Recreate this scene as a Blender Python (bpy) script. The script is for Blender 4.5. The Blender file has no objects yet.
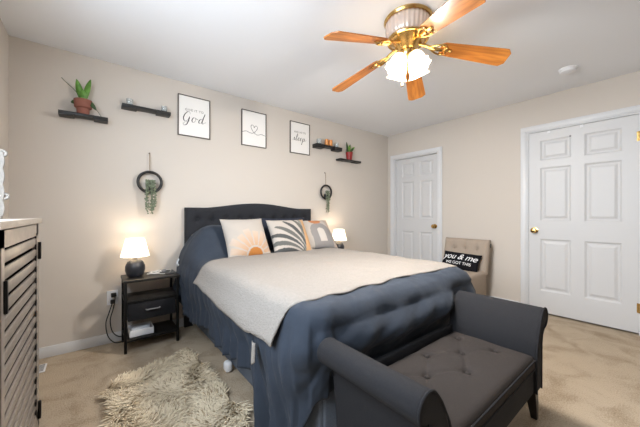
import bpy, bmesh, math, random
from mathutils import Vector, Matrix, noise
C = bpy.context.scene
COL = C.collection
PI = math.pi
R = math.radians
random.seed(7)

# ------------------------------------------------------------------ camera, daylight, exposure
cam_d = bpy.data.cameras.new('camera'); cam = bpy.data.objects.new('camera', cam_d); COL.objects.link(cam)
cam.location = (0, 0, 1.125); cam.rotation_euler = (PI/2, 0, -R(38.56))
cam_d.sensor_width = 36; cam_d.sensor_fit = 'HORIZONTAL'; cam_d.lens = 283/640*36; cam_d.clip_start = 0.01
C.camera = cam
W = bpy.data.worlds.new('sky'); C.world = W; W.use_nodes = True
W.node_tree.nodes['Background'].inputs[0].default_value = (0.62, 0.78, 1.0, 1)
W.node_tree.nodes['Background'].inputs[1].default_value = 1.0

def area(name, loc, rot, sx, sy, power, col):
    l = bpy.data.lights.new(name, 'AREA'); l.shape = 'RECTANGLE'; l.size = sx; l.size_y = sy
    l.energy = power; l.color = col
    o = bpy.data.objects.new(name, l); COL.objects.link(o); o.location = loc; o.rotation_euler = rot
    return o
# daylight entering through the window in the left wall, above the cabinet
area('daylight_window', (-0.72, 1.0, 1.62), (0, -PI/2+R(24), 0), 1.2, 1.5, 80, (0.80, 0.90, 1.0))

vs = C.view_settings
vs.view_transform = 'Standard'; vs.look = 'None'; vs.gamma = 1.0; vs.use_curve_mapping = False
vs.exposure = 0.44

# ------------------------------------------------------------------ materials
MATS = {}
def lin(c):
    return tuple((x/12.92 if x <= .04045 else ((x+.055)/1.055)**2.4) for x in [v/255 for v in c])
def mat(name, rgb, rough=.6, metal=0., noise_s=0, noise_amt=0., bump=0., bump_s=200, spec=.5, sheen=0., emit=None, es=0., attr=False, kind='noise', trans=0., coat=0.):
    m = bpy.data.materials.new(name); m.use_nodes = True
    nt = m.node_tree; N = nt.nodes; L = nt.links
    b = N['Principled BSDF']
    c = lin(rgb)
    b.inputs['Base Color'].default_value = (*c, 1)
    b.inputs['Roughness'].default_value = rough; b.inputs['Metallic'].default_value = metal
    b.inputs['Specular IOR Level'].default_value = spec
    if sheen: b.inputs['Sheen Weight'].default_value = sheen
    if trans: b.inputs['Transmission Weight'].default_value = trans
    if coat: b.inputs['Coat Weight'].default_value = coat
    tc = N.new('ShaderNodeTexCoord')
    src = None
    if attr:
        a = N.new('ShaderNodeVertexColor'); a.layer_name = 'Col'; src = a.outputs['Color']
    if noise_amt:
        n = N.new('ShaderNodeTexNoise'); n.inputs['Scale'].default_value = noise_s; n.inputs['Detail'].default_value = 5
        L.new(tc.outputs['Object'], n.inputs['Vector'])
        mr = N.new('ShaderNodeMapRange'); mr.inputs['From Min'].default_value = .3; mr.inputs['From Max'].default_value = .7
        mr.inputs['To Min'].default_value = 1-noise_amt; mr.inputs['To Max'].default_value = 1+noise_amt
        L.new(n.outputs['Fac'], mr.inputs['Value'])
        mx = N.new('ShaderNodeVectorMath'); mx.operation = 'SCALE'
        if src: L.new(src, mx.inputs[0])
        else: mx.inputs[0].default_value = c
        L.new(mr.outputs['Result'], mx.inputs['Scale']); src = mx.outputs['Vector']
    if src: L.new(src, b.inputs['Base Color'])
    if bump:
        if kind == 'noise':
            t = N.new('ShaderNodeTexNoise'); t.inputs['Detail'].default_value = 4; o = t.outputs['Fac']
        elif kind == 'voronoi':
            t = N.new('ShaderNodeTexVoronoi'); o = t.outputs['Distance']
        else:
            t = N.new('ShaderNodeTexWave'); t.inputs['Distortion'].default_value = 1.5; o = t.outputs['Fac']
        t.inputs['Scale'].default_value = bump_s
        L.new(tc.outputs['Object'], t.inputs['Vector'])
        bp = N.new('ShaderNodeBump'); bp.inputs['Strength'].default_value = bump; bp.inputs['Distance'].default_value = .01
        L.new(o, bp.inputs['Height']); L.new(bp.outputs['Normal'], b.inputs['Normal'])
    if emit:
        b.inputs['Emission Color'].default_value = (*lin(emit), 1); b.inputs['Emission Strength'].default_value = es
    MATS[name] = m
    return m

def wood_mat(name, c1, c2, axis_scale=(1.5, 30, 30), rough=.35, coat=0.):
    m = bpy.data.materials.new(name); m.use_nodes = True
    nt = m.node_tree; N = nt.nodes; L = nt.links; b = N['Principled BSDF']
    tc = N.new('ShaderNodeTexCoord'); mp = N.new('ShaderNodeMapping'); mp.inputs['Scale'].default_value = axis_scale
    L.new(tc.outputs['Object'], mp.inputs['Vector'])
    n = N.new('ShaderNodeTexNoise'); n.inputs['Scale'].default_value = 2.2; n.inputs['Detail'].default_value = 6; n.inputs['Distortion'].default_value = .6
    L.new(mp.outputs['Vector'], n.inputs['Vector'])
    r = N.new('ShaderNodeValToRGB'); r.color_ramp.elements[0].position = .35; r.color_ramp.elements[1].position = .65
    r.color_ramp.elements[0].color = (*lin(c1), 1); r.color_ramp.elements[1].color = (*lin(c2), 1)
    L.new(n.outputs['Fac'], r.inputs['Fac']); L.new(r.outputs['Color'], b.inputs['Base Color'])
    b.inputs['Roughness'].default_value = rough; b.inputs['Coat Weight'].default_value = coat
    MATS[name] = m; return m

def pane_mat():
    m = bpy.data.materials.new('window_glass'); m.use_nodes = True
    nt = m.node_tree; N = nt.nodes; L = nt.links
    for n in list(N): N.remove(n)
    o = N.new('ShaderNodeOutputMaterial'); mx = N.new('ShaderNodeMixShader'); t = N.new('ShaderNodeBsdfTransparent'); g = N.new('ShaderNodeBsdfGlossy')
    g.inputs['Roughness'].default_value = .02; mx.inputs[0].default_value = .06
    L.new(t.outputs[0], mx.inputs[1]); L.new(g.outputs[0], mx.inputs[2]); L.new(mx.outputs[0], o.inputs[0])
    MATS['window_glass'] = m; return m

def shade_mat(name, col, es, tint):
    # lit fabric / frosted glass: diffuse + translucent, glowing from its bulb
    m = bpy.data.materials.new(name); m.use_nodes = True
    nt = m.node_tree; N = nt.nodes; L = nt.links
    for n in list(N): N.remove(n)
    o = N.new('ShaderNodeOutputMaterial'); a = N.new('ShaderNodeAddShader'); mx = N.new('ShaderNodeMixShader')
    d = N.new('ShaderNodeBsdfDiffuse'); t = N.new('ShaderNodeBsdfTranslucent'); e = N.new('ShaderNodeEmission')
    d.inputs[0].default_value = (*lin(col), 1); t.inputs[0].default_value = (*lin(col), 1)
    e.inputs[0].default_value = (*lin(tint), 1); e.inputs[1].default_value = es; mx.inputs[0].default_value = .5
    L.new(d.outputs[0], mx.inputs[1]); L.new(t.outputs[0], mx.inputs[2]); L.new(mx.outputs[0], a.inputs[0]); L.new(e.outputs[0], a.inputs[1]); L.new(a.outputs[0], o.inputs[0])
    MATS[name] = m; return m

def carpet_mat():
    m = bpy.data.materials.new('carpet'); m.use_nodes = True
    nt = m.node_tree; N = nt.nodes; L = nt.links; b = N['Principled BSDF']
    tc = N.new('ShaderNodeTexCoord')
    def nz(s, d=4, dist=0):
        n = N.new('ShaderNodeTexNoise'); n.inputs['Scale'].default_value = s; n.inputs['Detail'].default_value = d; n.inputs['Distortion'].default_value = dist
        L.new(tc.outputs['Object'], n.inputs['Vector']); return n.outputs['Fac']
    ad = N.new('ShaderNodeMath'); ad.operation = 'ADD'; L.new(nz(5, 5, .8), ad.inputs[0])
    ml = N.new('ShaderNodeMath'); ml.operation = 'MULTIPLY'; ml.inputs[1].default_value = .9; L.new(nz(130, 2), ml.inputs[0]); L.new(ml.outputs[0], ad.inputs[1])
    r = N.new('ShaderNodeValToRGB'); r.color_ramp.elements[0].position = .62; r.color_ramp.elements[1].position = 1.22
    r.color_ramp.elements[0].color = (*lin((144, 127, 105)), 1); r.color_ramp.elements[1].color = (*lin((186, 170, 149)), 1)
    L.new(ad.outputs[0], r.inputs['Fac']); L.new(r.outputs['Color'], b.inputs['Base Color'])
    b.inputs['Roughness'].default_value = 1; b.inputs['Specular IOR Level'].default_value = .1
    bp = N.new('ShaderNodeBump'); bp.inputs['Strength'].default_value = .6; bp.inputs['Distance'].default_value = .012
    L.new(nz(170, 3), bp.inputs['Height']); L.new(bp.outputs['Normal'], b.inputs['Normal'])
    MATS['carpet'] = m; return m

mat('wall_paint', (205, 197, 188), .85, bump=.04, bump_s=350, spec=.2)
mat('ceiling_paint', (238, 240, 244), .9, bump=.05, bump_s=250, spec=.1)
mat('white_trim', (216, 217, 219), .4)
mat('door_paint', (206, 206, 207), .45)
carpet_mat(); pane_mat()
mat('brass', (212, 176, 112), .22, 1.0)
mat('brass_dark', (190, 140, 70), .3, 1.0)
mat('black_metal', (24, 24, 25), .4, .6)
mat('black_paint', (26, 25, 25), .45)
mat('black_wood', (25, 23, 22), .4, noise_s=40, noise_amt=.15)
mat('black_fabric', (30, 30, 33), .9, bump=.2, bump_s=600, sheen=.1, spec=.15)
mat('headboard_fabric', (46, 47, 51), .9, bump=.25, bump_s=500, spec=.15)
mat('rail_fabric', (104, 112, 124), .95, noise_s=300, noise_amt=.15, bump=.25, bump_s=500, spec=.15)
mat('bench_fabric', (35, 35, 38), .85, noise_s=260, noise_amt=.18, bump=.25, bump_s=500, spec=.25)
mat('bench_seat_fabric', (49, 44, 42), .85, noise_s=260, noise_amt=.18, bump=.25, bump_s=500, spec=.25)
mat('comforter_cloth', (50, 57, 68), .8, noise_s=12, noise_amt=.06, bump=.15, bump_s=30, spec=.2, sheen=.05)
mat('blanket_knit', (146, 140, 134), .95, noise_s=60, noise_amt=.05, bump=.35, bump_s=110, kind='voronoi', spec=.1)
mat('white_cloth', (206, 210, 216), .9, spec=.2)
mat('navy_cloth', (44, 48, 60), .85, bump=.1, bump_s=60, spec=.2)
mat('pillow_print', (255, 255, 255), .9, attr=True, bump=.15, bump_s=400, spec=.15)
mat('chair_fabric', (164, 150, 136), .9, noise_s=200, noise_amt=.06, bump=.2, bump_s=450, spec=.15)
mat('black_cushion', (22, 22, 26), .9, bump=.1, bump_s=400, spec=.1)
mat('white_ink', (232, 232, 232), .8)
mat('dark_leg', (26, 20, 18), .35)
mat('print_paper', (236, 233, 229), .5)
mat('ink', (45, 42, 42), .8)
mat('ink_soft', (120, 114, 110), .8)
mat('frame_dark', (84, 75, 68), .45)
wood_mat('oak_blade', (146, 84, 28), (196, 126, 54), (1.2, 14, 14), .38, .12)
mat('ribbed_housing', (206, 186, 172), .25, .3)
mat('terracotta', (134, 82, 68), .7, noise_s=20, noise_amt=.06)
mat('red_pot', (140, 28, 26), .45)
mat('soil', (60, 46, 36), 1)
mat('leaf_green', (92, 140, 52), .45, noise_s=30, noise_amt=.3)
mat('leaf_dark', (52, 78, 40), .5, noise_s=30, noise_amt=.25)
mat('succulent', (116, 126, 104), .6, noise_s=40, noise_amt=.3)
mat('twine', (140, 116, 88), .9)
mat('clear_glass', (235, 240, 240), .08, spec=.5, trans=.75)
mat('amber_glass', (214, 140, 70), .3)
mat('white_plastic', (232, 232, 234), .35)
mat('dark_plastic', (40, 40, 42), .4)
mat('grey_plastic', (120, 120, 122), .4)
mat('cable_black', (22, 22, 22), .5)
mat('cable_white', (220, 218, 214), .5)
mat('lamp_base_glaze', (46, 47, 52), .3, noise_s=20, noise_amt=.3, bump=.2, bump_s=60)
shade_mat('lamp_shade_lit', (246, 240, 230), 1.0, (255, 240, 216))
shade_mat('fan_shade_lit', (248, 242, 232), 1.4, (255, 232, 190))
mat('bulb', (255, 240, 210), .5, emit=(255, 226, 176), es=12)
mat('cabinet_paint', (150, 141, 132), .3, noise_s=25, noise_amt=.12, bump=.05, bump_s=60)
mat('cabinet_dark', (26, 24, 23), .6)
wood_mat('cabinet_top_wood', (164, 152, 140), (192, 182, 170), (14, 2, 14), .55)
mat('ornate_white', (134, 129, 123), .6, noise_s=50, noise_amt=.12)
mat('mirror', (170, 174, 176), .1, 1.0)
mat('rug_backing', (120, 104, 82), 1)
mat('rug_pile', (255, 255, 255), .95, attr=True, spec=.1)

# ------------------------------------------------------------------ mesh helpers
class MB:
    def __init__(s): s.b = bmesh.new()
    def _xf(s, verts, M):
        if M is not None: bmesh.ops.transform(s.b, matrix=M, verts=verts)
    def box(s, x0, x1, y0, y1, z0, z1, bevel=0, seg=2, M=None):
        r = bmesh.ops.create_cube(s.b, size=1); v = r['verts']
        for p in v:
            p.co = Vector(((x0+x1)/2+p.co.x*(x1-x0), (y0+y1)/2+p.co.y*(y1-y0), (z0+z1)/2+p.co.z*(z1-z0)))
        if bevel:
            es = list({e for p in v for e in p.link_edges})
            r2 = bmesh.ops.bevel(s.b, geom=es, offset=bevel, segments=seg, profile=.5, affect='EDGES')
            v = list({q for f in r2['faces'] for q in f.verts} | {q for q in v if q.is_valid})
        s._xf(v, M); return s
    def lathe(s, prof, n=24, M=None, ruffle=None, cap=True):
        rings = []
        for k, (r, z) in enumerate(prof):
            ring = []
            for i in range(n):
                a = 2*PI*i/n; rr = r
                if ruffle: rr = r*(1+ruffle(k, a))
                ring.append(s.b.verts.new((rr*math.cos(a), rr*math.sin(a), z)))
            rings.append(ring)
        for a, b in zip(rings, rings[1:]):
            for i in range(n): s.b.faces.new((a[i], a[(i+1) % n], b[(i+1) % n], b[i]))
        if cap:
            if prof[0][0] > 1e-5: s.b.faces.new(rings[0][::-1])
            if prof[-1][0] > 1e-5: s.b.faces.new(rings[-1])
        s._xf([v for r in rings for v in r], M); return s
    def tube(s, pts, rad, n=8, M=None, flat=None):
        pts = [Vector(p) for p in pts]; rings = []; N0 = None
        for i, p in enumerate(pts):
            t = (pts[min(i+1, len(pts)-1)]-pts[max(i-1, 0)]).normalized()
            if N0 is None:
                N0 = t.orthogonal().normalized()
                if flat is not None: N0 = Vector(flat).cross(t).normalized()
            else:
                N0 = (N0-t*N0.dot(t))
                N0 = N0.normalized() if N0.length > 1e-6 else t.orthogonal().normalized()
            if flat is not None:
                q = Vector(flat).cross(t)
                if q.length > 1e-6: N0 = q.normalized()
            B = t.cross(N0)
            r = rad[i] if isinstance(rad, (list, tuple)) else rad
            rb = .0006 if flat is not None else r
            rings.append([s.b.verts.new(p+N0*math.cos(2*PI*k/n)*r+B*math.sin(2*PI*k/n)*rb) for k in range(n)])
        for a, b in zip(rings, rings[1:]):
            for i in range(n): s.b.faces.new((a[i], a[(i+1) % n], b[(i+1) % n], b[i]))
        s.b.faces.new(rings[0][::-1]); s.b.faces.new(rings[-1])
        s._xf([v for r in rings for v in r], M); return s
    def torus(s, R0, r, n=40, m=10, M=None):
        rings = []
        for i in range(n):
            a = 2*PI*i/n
            rings.append([s.b.verts.new(((R0+r*math.cos(2*PI*j/m))*math.cos(a), (R0+r*math.cos(2*PI*j/m))*math.sin(a), r*math.sin(2*PI*j/m))) for j in range(m)])
        for i in range(n):
            for j in range(m):
                s.b.faces.new((rings[i][j], rings[(i+1) % n][j], rings[(i+1) % n][(j+1) % m], rings[i][(j+1) % m]))
        s._xf([v for r in rings for v in r], M); return s
    def prism(s, poly, axis_len, M=None, bevel=0):
        # poly in (x, z), extruded along y from -axis_len/2
        a = [s.b.verts.new((x, -axis_len/2, z)) for x, z in poly]; b = [s.b.verts.new((x, axis_len/2, z)) for x, z in poly]
        n = len(poly); fs = []
        for i in range(n): s.b.faces.new((a[i], a[(i+1) % n], b[(i+1) % n], b[i]))
        f1 = s.b.faces.new(a[::-1]); f2 = s.b.faces.new(b)
        vs_ = a+b
        if bevel:
            r2 = bmesh.ops.bevel(s.b, geom=list(set(f1.edges) | set(f2.edges)), offset=bevel, segments=3, profile=.5, affect='EDGES')
            vs_ = list({q for f in r2['faces'] for q in f.verts} | {q for q in vs_ if q.is_valid})
        s._xf(vs_, M); return s
    def ball(s, r, M=None, sub=2):
        q = bmesh.ops.create_icosphere(s.b, subdivisions=sub, radius=r); s._xf(q['verts'], M); return s
    def grid(s, f, nu, nv, closed_v=False):
        g = [[s.b.verts.new(f(i/nu, j/nv)) for j in range(nv+1)] for i in range(nu+1)]
        for i in range(nu):
            for j in range(nv): s.b.faces.new((g[i][j], g[i+1][j], g[i+1][j+1], g[i][j+1]))
        return g
    def build(s, name, m, parent=None, smooth=None, loc=None, sharp=40):
        me = bpy.data.meshes.new(name)
        bmesh.ops.recalc_face_normals(s.b, faces=s.b.faces[:])
        s.b.to_mesh(me); s.b.free()
        for f in me.polygons: f.use_smooth = True
        if smooth is None: me.set_sharp_from_angle(angle=R(sharp))
        me.materials.append(MATS[m])
        o = bpy.data.objects.new(name, me); COL.objects.link(o)
        if parent: o.parent = parent
        if loc: o.location = loc
        return o

def T(x, y, z): return Matrix.Translation((x, y, z))
def RX(a): return Matrix.Rotation(a, 4, 'X')
def RY(a): return Matrix.Rotation(a, 4, 'Y')
def RZ(a): return Matrix.Rotation(a, 4, 'Z')
def tag(o, label, cat, group=None, kind=None):
    o['label'] = label; o['category'] = cat
    if group: o['group'] = group
    if kind: o['kind'] = kind
    return o
def thing(name, loc, label, cat, group=None, kind=None, rz=0):
    o = bpy.data.objects.new(name, None); o.empty_display_size = .05; COL.objects.link(o)
    o.location = loc; o.rotation_euler = (0, 0, rz)
    return tag(o, label, cat, group, kind)
def copy_tree(o, parent=None):
    c = o.copy(); COL.objects.link(c)
    if parent: c.parent = parent; c.matrix_parent_inverse = o.matrix_parent_inverse.copy()
    for ch in list(o.children): copy_tree(ch, c)
    return c
def smooth_path(pts, n=8):
    pts = [Vector(p) for p in pts]; out = []
    P = [pts[0]*2-pts[1]]+pts+[pts[-1]*2-pts[-2]]
    for i in range(1, len(P)-2):
        for k in range(n):
            t = k/n; a, b, c, d = P[i-1], P[i], P[i+1], P[i+2]
            out.append(.5*((2*b)+(c-a)*t+(2*a-5*b+4*c-d)*t*t+(3*b-a-3*c+d)*t**3))
    out.append(pts[-1]); return out
def sst(a, b, x):
    t = max(0, min(1, (x-a)/(b-a))); return t*t*(3-2*t)
def light_point(name, parent, loc, power, col, rad=.03):
    l = bpy.data.lights.new(name, 'POINT'); l.energy = power; l.color = col; l.shadow_soft_size = rad
    o = bpy.data.objects.new(name, l); COL.objects.link(o); o.parent = parent; o.location = loc; return o
def text_mesh(body, size, shear=0., extrude=.0006, cx=True, spacing=1.0):
    cu = bpy.data.curves.new('txt', 'FONT'); cu.body = body; cu.size = size; cu.shear = shear; cu.extrude = extrude
    cu.align_x = 'CENTER'; cu.align_y = 'CENTER'; cu.space_character = spacing
    o = bpy.data.objects.new('txt', cu); COL.objects.link(o)
    dg = bpy.context.evaluated_depsgraph_get(); dg.update()
    me = bpy.data.meshes.new_from_object(o.evaluated_get(dg))
    bpy.data.objects.remove(o); bpy.data.curves.remove(cu)
    return me
def link_mesh(name, me, m, parent):
    me.name = name; me.materials.clear(); me.materials.append(MATS[m])
    o = bpy.data.objects.new(name, me); COL.objects.link(o); o.parent = parent; return o

# ------------------------------------------------------------------ room shell
XL, XR, YF, YB, ZC = -0.495, 3.926, -2.3, 3.065, 2.44
WT = .12
def struct(o, label, cat): return tag(o, label, cat, kind='structure')

b = MB(); b.box(XL-WT, XR+.3, YF-WT, YB+WT, -.1, 0); struct(b.build('floor', 'carpet'), 'beige mottled carpet covering the whole bedroom floor', 'floor')
b = MB(); b.box(XL-WT, XR+.3, YF-WT, YB+WT, ZC, ZC+.1); struct(b.build('ceiling', 'ceiling_paint'), 'flat white ceiling above the bedroom', 'ceiling')
b = MB(); b.box(XL-WT, XR+.3, YB, YB+WT, 0, ZC); struct(b.build('wall_back', 'wall_paint'), 'beige wall behind the headboard', 'wall')
# left wall with window opening
wy0, wy1, wz0, wz1 = .25, 1.75, 1.08, 2.12
b = MB(); b.box(XL-WT, XL, YF, wy0, 0, ZC); b.box(XL-WT, XL, wy1, YB, 0, ZC); b.box(XL-WT, XL, wy0, wy1, 0, wz0); b.box(XL-WT, XL, wy0, wy1, wz1, ZC)
struct(b.build('wall_left', 'wall_paint'), 'beige wall behind the slatted cabinet', 'wall')
# wall behind the camera
b = MB(); b.box(XL-WT, XR+.3, YF-WT, YF, 0, ZC); struct(b.build('wall_front', 'wall_paint'), 'beige wall facing the headboard wall', 'wall')
# right wall with two door openings
D1 = (2.155, 2.935, 2.03); D2 = (.195, 1.068, 2.06)
b = MB()
b.box(XR, XR+WT, D1[1], YB, 0, ZC); b.box(XR, XR+WT, D2[1], D1[0], 0, ZC); b.box(XR, XR+WT, YF, D2[0], 0, ZC)
b.box(XR, XR+WT, D1[0], D1[1], D1[2], ZC); b.box(XR, XR+WT, D2[0], D2[1], D2[2], ZC)
b.box(XR+WT, XR+WT+.05, YF, YB, 0, ZC)
struct(b.build('wall_right', 'wall_paint'), 'beige wall holding the two white doors', 'wall')

for n, (axis, a0, a1, c0, z0, z1) in enumerate([('y', wy0, wy1, XL-WT/2, wz0, wz1)], 1):
    root = struct(thing('window_%d' % n, (0, 0, 0), '', ''), 'white double hung window above the slatted cabinet', 'window')
    def bx(m, p0, p1, q0, q1, d0, d1):
        if axis == 'y': m.box(c0+d0, c0+d1, p0, p1, q0, q1)
        else: m.box(p0, p1, c0+d0, c0+d1, q0, q1)
    m = MB()
    bx(m, a0, a0+.05, z0, z1, -.03, .03); bx(m, a1-.05, a1, z0, z1, -.03, .03); bx(m, a0, a1, z0, z0+.05, -.03, .03); bx(m, a0, a1, z1-.05, z1, -.03, .03); bx(m, a0, a1, (z0+z1)/2-.025, (z0+z1)/2+.025, -.03, .03)
    m.build('window_frame', 'white_trim', root)
    m = MB(); bx(m, a0+.05, a1-.05, z0+.05, z1-.05, -.004, .004); m.build('window_pane', 'window_glass', root)

def baseboard(name, x0, x1, y0, y1, label):
    m = MB(); m.box(x0, x1, y0, y1, 0, .085, .004); struct(m.build(name, 'white_trim'), label, 'baseboard')
baseboard('baseboard_back', XL, XR, YB-.014, YB, 'white baseboard along the headboard wall')
baseboard('baseboard_left', XL, XL+.014, YF, YB-.015, 'white baseboard behind the slatted cabinet')
baseboard('baseboard_right', XR-.014, XR, D2[1]+.07, D1[0]-.07, 'white baseboard between the two doors')
baseboard('baseboard_front', XL+.015, XR, YF, YF+.014, 'white baseboard on the wall facing the headboard wall')

def casing(name, d, label, recess):
    y0, y1, zt = d; w = .062
    m = MB()
    for (a, bb) in ((y0-w, y0), (y1, y1+w)):
        m.box(XR-.018, XR, a, bb, 0, zt, .003); m.box(XR-.025, XR-.017, a+.012, bb-.012, 0, zt+.012, .003)
    m.box(XR-.018, XR, y0-w, y1+w, zt, zt+w, .003); m.box(XR-.025, XR-.017, y0-w+.012, y1+w-.012, zt+.0121, zt+w-.012, .003)
    # jambs
    m.box(XR-.003, XR+WT, y0+.0005, y0+.012, 0, zt-.0005); m.box(XR-.003, XR+WT, y1-.012, y1-.0005, 0, zt-.0005); m.box(XR-.003, XR+WT, y0+.0121, y1-.0121, zt-.012, zt-.0005)
    struct(m.build(name, 'white_trim'), label, 'door casing')
casing('trim_1', D1, 'white casing around the door beside the headboard wall', .07)
casing('trim_2', D2, 'white casing around the door nearer the bench', .0)

def six_panel_door(name, d, xface, knob_y, label, hinge_y=None, hooks=False):
    y0, y1, zt = d[0]+.014, d[1]-.014, d[2]-.016
    root = struct(thing(name, (xface, 0, 0), '', ''), label, 'door')
    m = MB(); zb = .018; th = .036; st = .105; mul = .105
    rows = [(.258, .841), (1.043, 1.638), (1.719, 1.945)]
    ym = (y0+y1)/2; cols = [(y0+st, ym-mul/2), (ym+mul/2, y1-st)]
    m.box(.012, th, y0, y1, zb, zt)
    m.box(0, .013, y0, y0+st, zb, zt); m.box(0, .013, y1-st, y1, zb, zt)
    for (za, zc) in rows: m.box(0, .013, ym-mul/2, ym+mul/2, za, zc)
    edges = [zb]+[v for r in rows for v in r]+[zt]
    for k in range(0, len(edges), 2): m.box(0, .013, y0+st, y1-st, edges[k], edges[k+1])
    for (za, zc) in rows:
        for (ya, yc) in cols:
            # sloped moulding and raised field
            for (i0, x0_, i1, x1_) in ((0, .0, .016, .011), (.030, .0115, .052, .002)):
                o = [(x0_, ya+i0, za+i0), (x0_, yc-i0, za+i0), (x0_, yc-i0, zc-i0), (x0_, ya+i0, zc-i0)]
                q = [(x1_, ya+i1, za+i1), (x1_, yc-i1, za+i1), (x1_, yc-i1, zc-i1), (x1_, ya+i1, zc-i1)]
                vo = [m.b.verts.new(p) for p in o]; vq = [m.b.verts.new(p) for p in q]
                for i in range(4): m.b.faces.new((vo[i], vo[(i+1) % 4], vq[(i+1) % 4], vq[i]))
                if i0: m.b.faces.new(vq)
    m.build('door_slab', 'door_paint', root, sharp=10)
    k = MB(); k.lathe([(.001, 0), (.034, 0), (.034, .006), (.014, .010), (.012, .035), (.026, .045), (.030, .058), (.024, .070), (.001, .074)], 20, M=T(0, knob_y, .935) @ RY(-PI/2))
    k.build('door_knob', 'brass', root)
    if hinge_y is not None:
        for z in (.25, 1.84):
            h = MB(); h.tube([(-.006, hinge_y, z-.045), (-.006, hinge_y, z+.045)], .007, 10); h.box(-.002, .003, hinge_y-.002, hinge_y+.016, z-.044, z+.044)
            h.build('hinge', 'brass', root)
    if hooks:
        for y in (.60, .87):
            h = MB(); h.box(-.004, -.001, y-.012, y+.012, zt-.03, zt-.001, .001); h.tube([(-.004, y, zt-.024), (-.012, y, zt-.028), (-.014, y, zt-.016)], .003, 6); h.build('over_door_hook', 'white_plastic', root)
        h = MB(); h.lathe([(.001, 0), (.009, 0), (.009, .004), (.001, .006)], 12, M=T(0, .69, zt-.10) @ RY(-PI/2)); h.build('small_hook', 'grey_plastic', root)
    return root
six_panel_door('door_1', D1, XR+.055, 2.235, 'white six panel door with brass knob nearest the headboard wall')
six_panel_door('door_2', D2, XR+.006, .998, 'white six panel door with brass hinges nearest the bench', hinge_y=.205, hooks=True)

# ------------------------------------------------------------------ bed
bed = thing('bed', (1.455, 1.95, 0), 'queen bed with black button tufted arched headboard', 'bed')
BX, BY = 1.455, 1.95
# headboard: arched, tufted
def hb_top(x):
    a = abs(x)/.79
    return 1.185 if a > .78 else 1.185+.055*(.5+.5*math.cos(PI*min(1, a/.78)))**.8
m = MB()
tufts = []
for r in range(4):
    for k in range(-5, 6):
        xx = (k+(.5 if r % 2 else 0))*.15
        if abs(xx) < .72: tufts.append((xx, .72+.115*r))
def hb_front(u, v):
    x = -.79+1.58*u; zt = hb_top(x); z = .30+(zt-.30)*v
    e = min(1, min(u, 1-u)*1.58/.05, (1-v)*.9/.05)
    y = -.012-.028*math.sqrt(max(0, 1-(1-e)**2))
    if e > .7:
        for (tx, tz) in tufts:
            d2 = (x-tx)**2+(z-tz)**2
            if d2 < .02: y += .022*math.exp(-d2/.0008)+.014*math.exp(-d2/.004)
    return (x, y, z)
g = m.grid(hb_front, 100, 72)
# back sheet and rim
nb = [[m.b.verts.new((v.co.x, .035, v.co.z)) for v in (row[0], row[-1])] for row in g]
for i in range(100):
    m.b.faces.new((nb[i][0], nb[i][1], nb[i+1][1], nb[i+1][0]))
    m.b.faces.new((g[i][-1], nb[i][1], nb[i+1][1], g[i+1][-1])); m.b.faces.new((g[i][0], g[i+1][0], nb[i+1][0], nb[i][0]))
m.b.faces.new([v for v in g[0]]+[nb[0][1], nb[0][0]]); m.b.faces.new([v for v in g[-1]][::-1]+[nb[-1][0], nb[-1][1]])
hb = m.build('headboard', 'headboard_fabric', bed, loc=(.02, 3.025-BY, 0))
hb.scale = (.977, 1, 1)
for (tx, tz) in tufts:
    if tz > .9:
        q = MB(); q.lathe([(.001, .006), (.009, .004), (.012, 0), (.001, -.002)], 10, M=T(tx, -.020, tz) @ RX(PI/2)); q.build('button', 'headboard_fabric', hb)
for s in (-1, 1):
    m = MB(); m.box(s*.72-.04, s*.72+.04, -.01, .03, 0, .32); m.build('headboard_strut', 'black_paint', bed, loc=(0, 3.025-BY, 0))
for s, nm in ((-1, 'side_rail'), (1, 'side_rail')):
    m = MB(); m.box(s*.66-.02, s*.66+.02, -.975, 1.02, .035, .34, .012, 3); m.build(nm, 'rail_fabric', bed)
m = MB(); m.box(-.66, .66, -.985, -.945, .035, .34, .012, 3); m.build('footboard', 'rail_fabric', bed)
for s in (-1, 1):
    for y in (-.93, .97):
        m = MB(); m.box(s*.62-.03, s*.62+.03, y-.03, y+.03, 0, .05); m.build('foot', 'black_paint', bed)
m = MB(); m.box(-.735, .735, -.915, 1.0, .345, .63, .05, 4); m.build('mattress', 'white_cloth', bed)
m = MB(); m.box(-.70, .70, -.94, .98, .341, .344); m.build('box_spring', 'white_cloth', bed)

# ------------------------------------------------------------------ comforter
H0 = .715; RAD = .075
PYF = .918; CR = .14            # foot edge, corner radius
def PXL(y): return .668-.045*sst(2.45, 2.85, y)
PXR = 2.245
YH = 2.955
# perimeter as list of (point, outward normal, hem height, flare)
def perim():
    P = []
    n = 110
    for i in range(n+1):
        y = YH+(PYF+CR-YH)*i/n
        P.append((PXL(y), y, -1, 0))
    for i in range(1, 28):
        a = (PI/2)*i/28
        P.append((.668+CR-CR*math.cos(a), PYF+CR-CR*math.sin(a), -math.cos(a), -math.sin(a)))
    n = 90
    for i in range(n+1):
        x = .668+CR+(PXR-CR-.668-CR)*i/n
        P.append((x, PYF, 0, -1))
    for i in range(1, 20):
        a = (PI/2)*i/20
        P.append((PXR-CR+CR*math.sin(a), PYF+CR-CR*math.cos(a), math.sin(a), -math.cos(a)))
    n = 50
    for i in range(n+1):
        P.append((PXR, PYF+CR+(YH-PYF-CR)*i/n, 1, 0))
    return P
PER = perim()
def bulge(x, y):
    # two sleeping pillows lying under the comforter
    g = sst(2.50, 2.86, y)
    fl = math.sin(PI/2*max(0, min(1, (x-.60)/.32)))*(1-sst(1.30, 1.47, x)*.55)
    fr = math.sin(PI/2*max(0, min(1, (2.30-x)/.32)))
    return .285*g*min(fl, fr)*(1-sst(1.30, 1.52, x))
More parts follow.
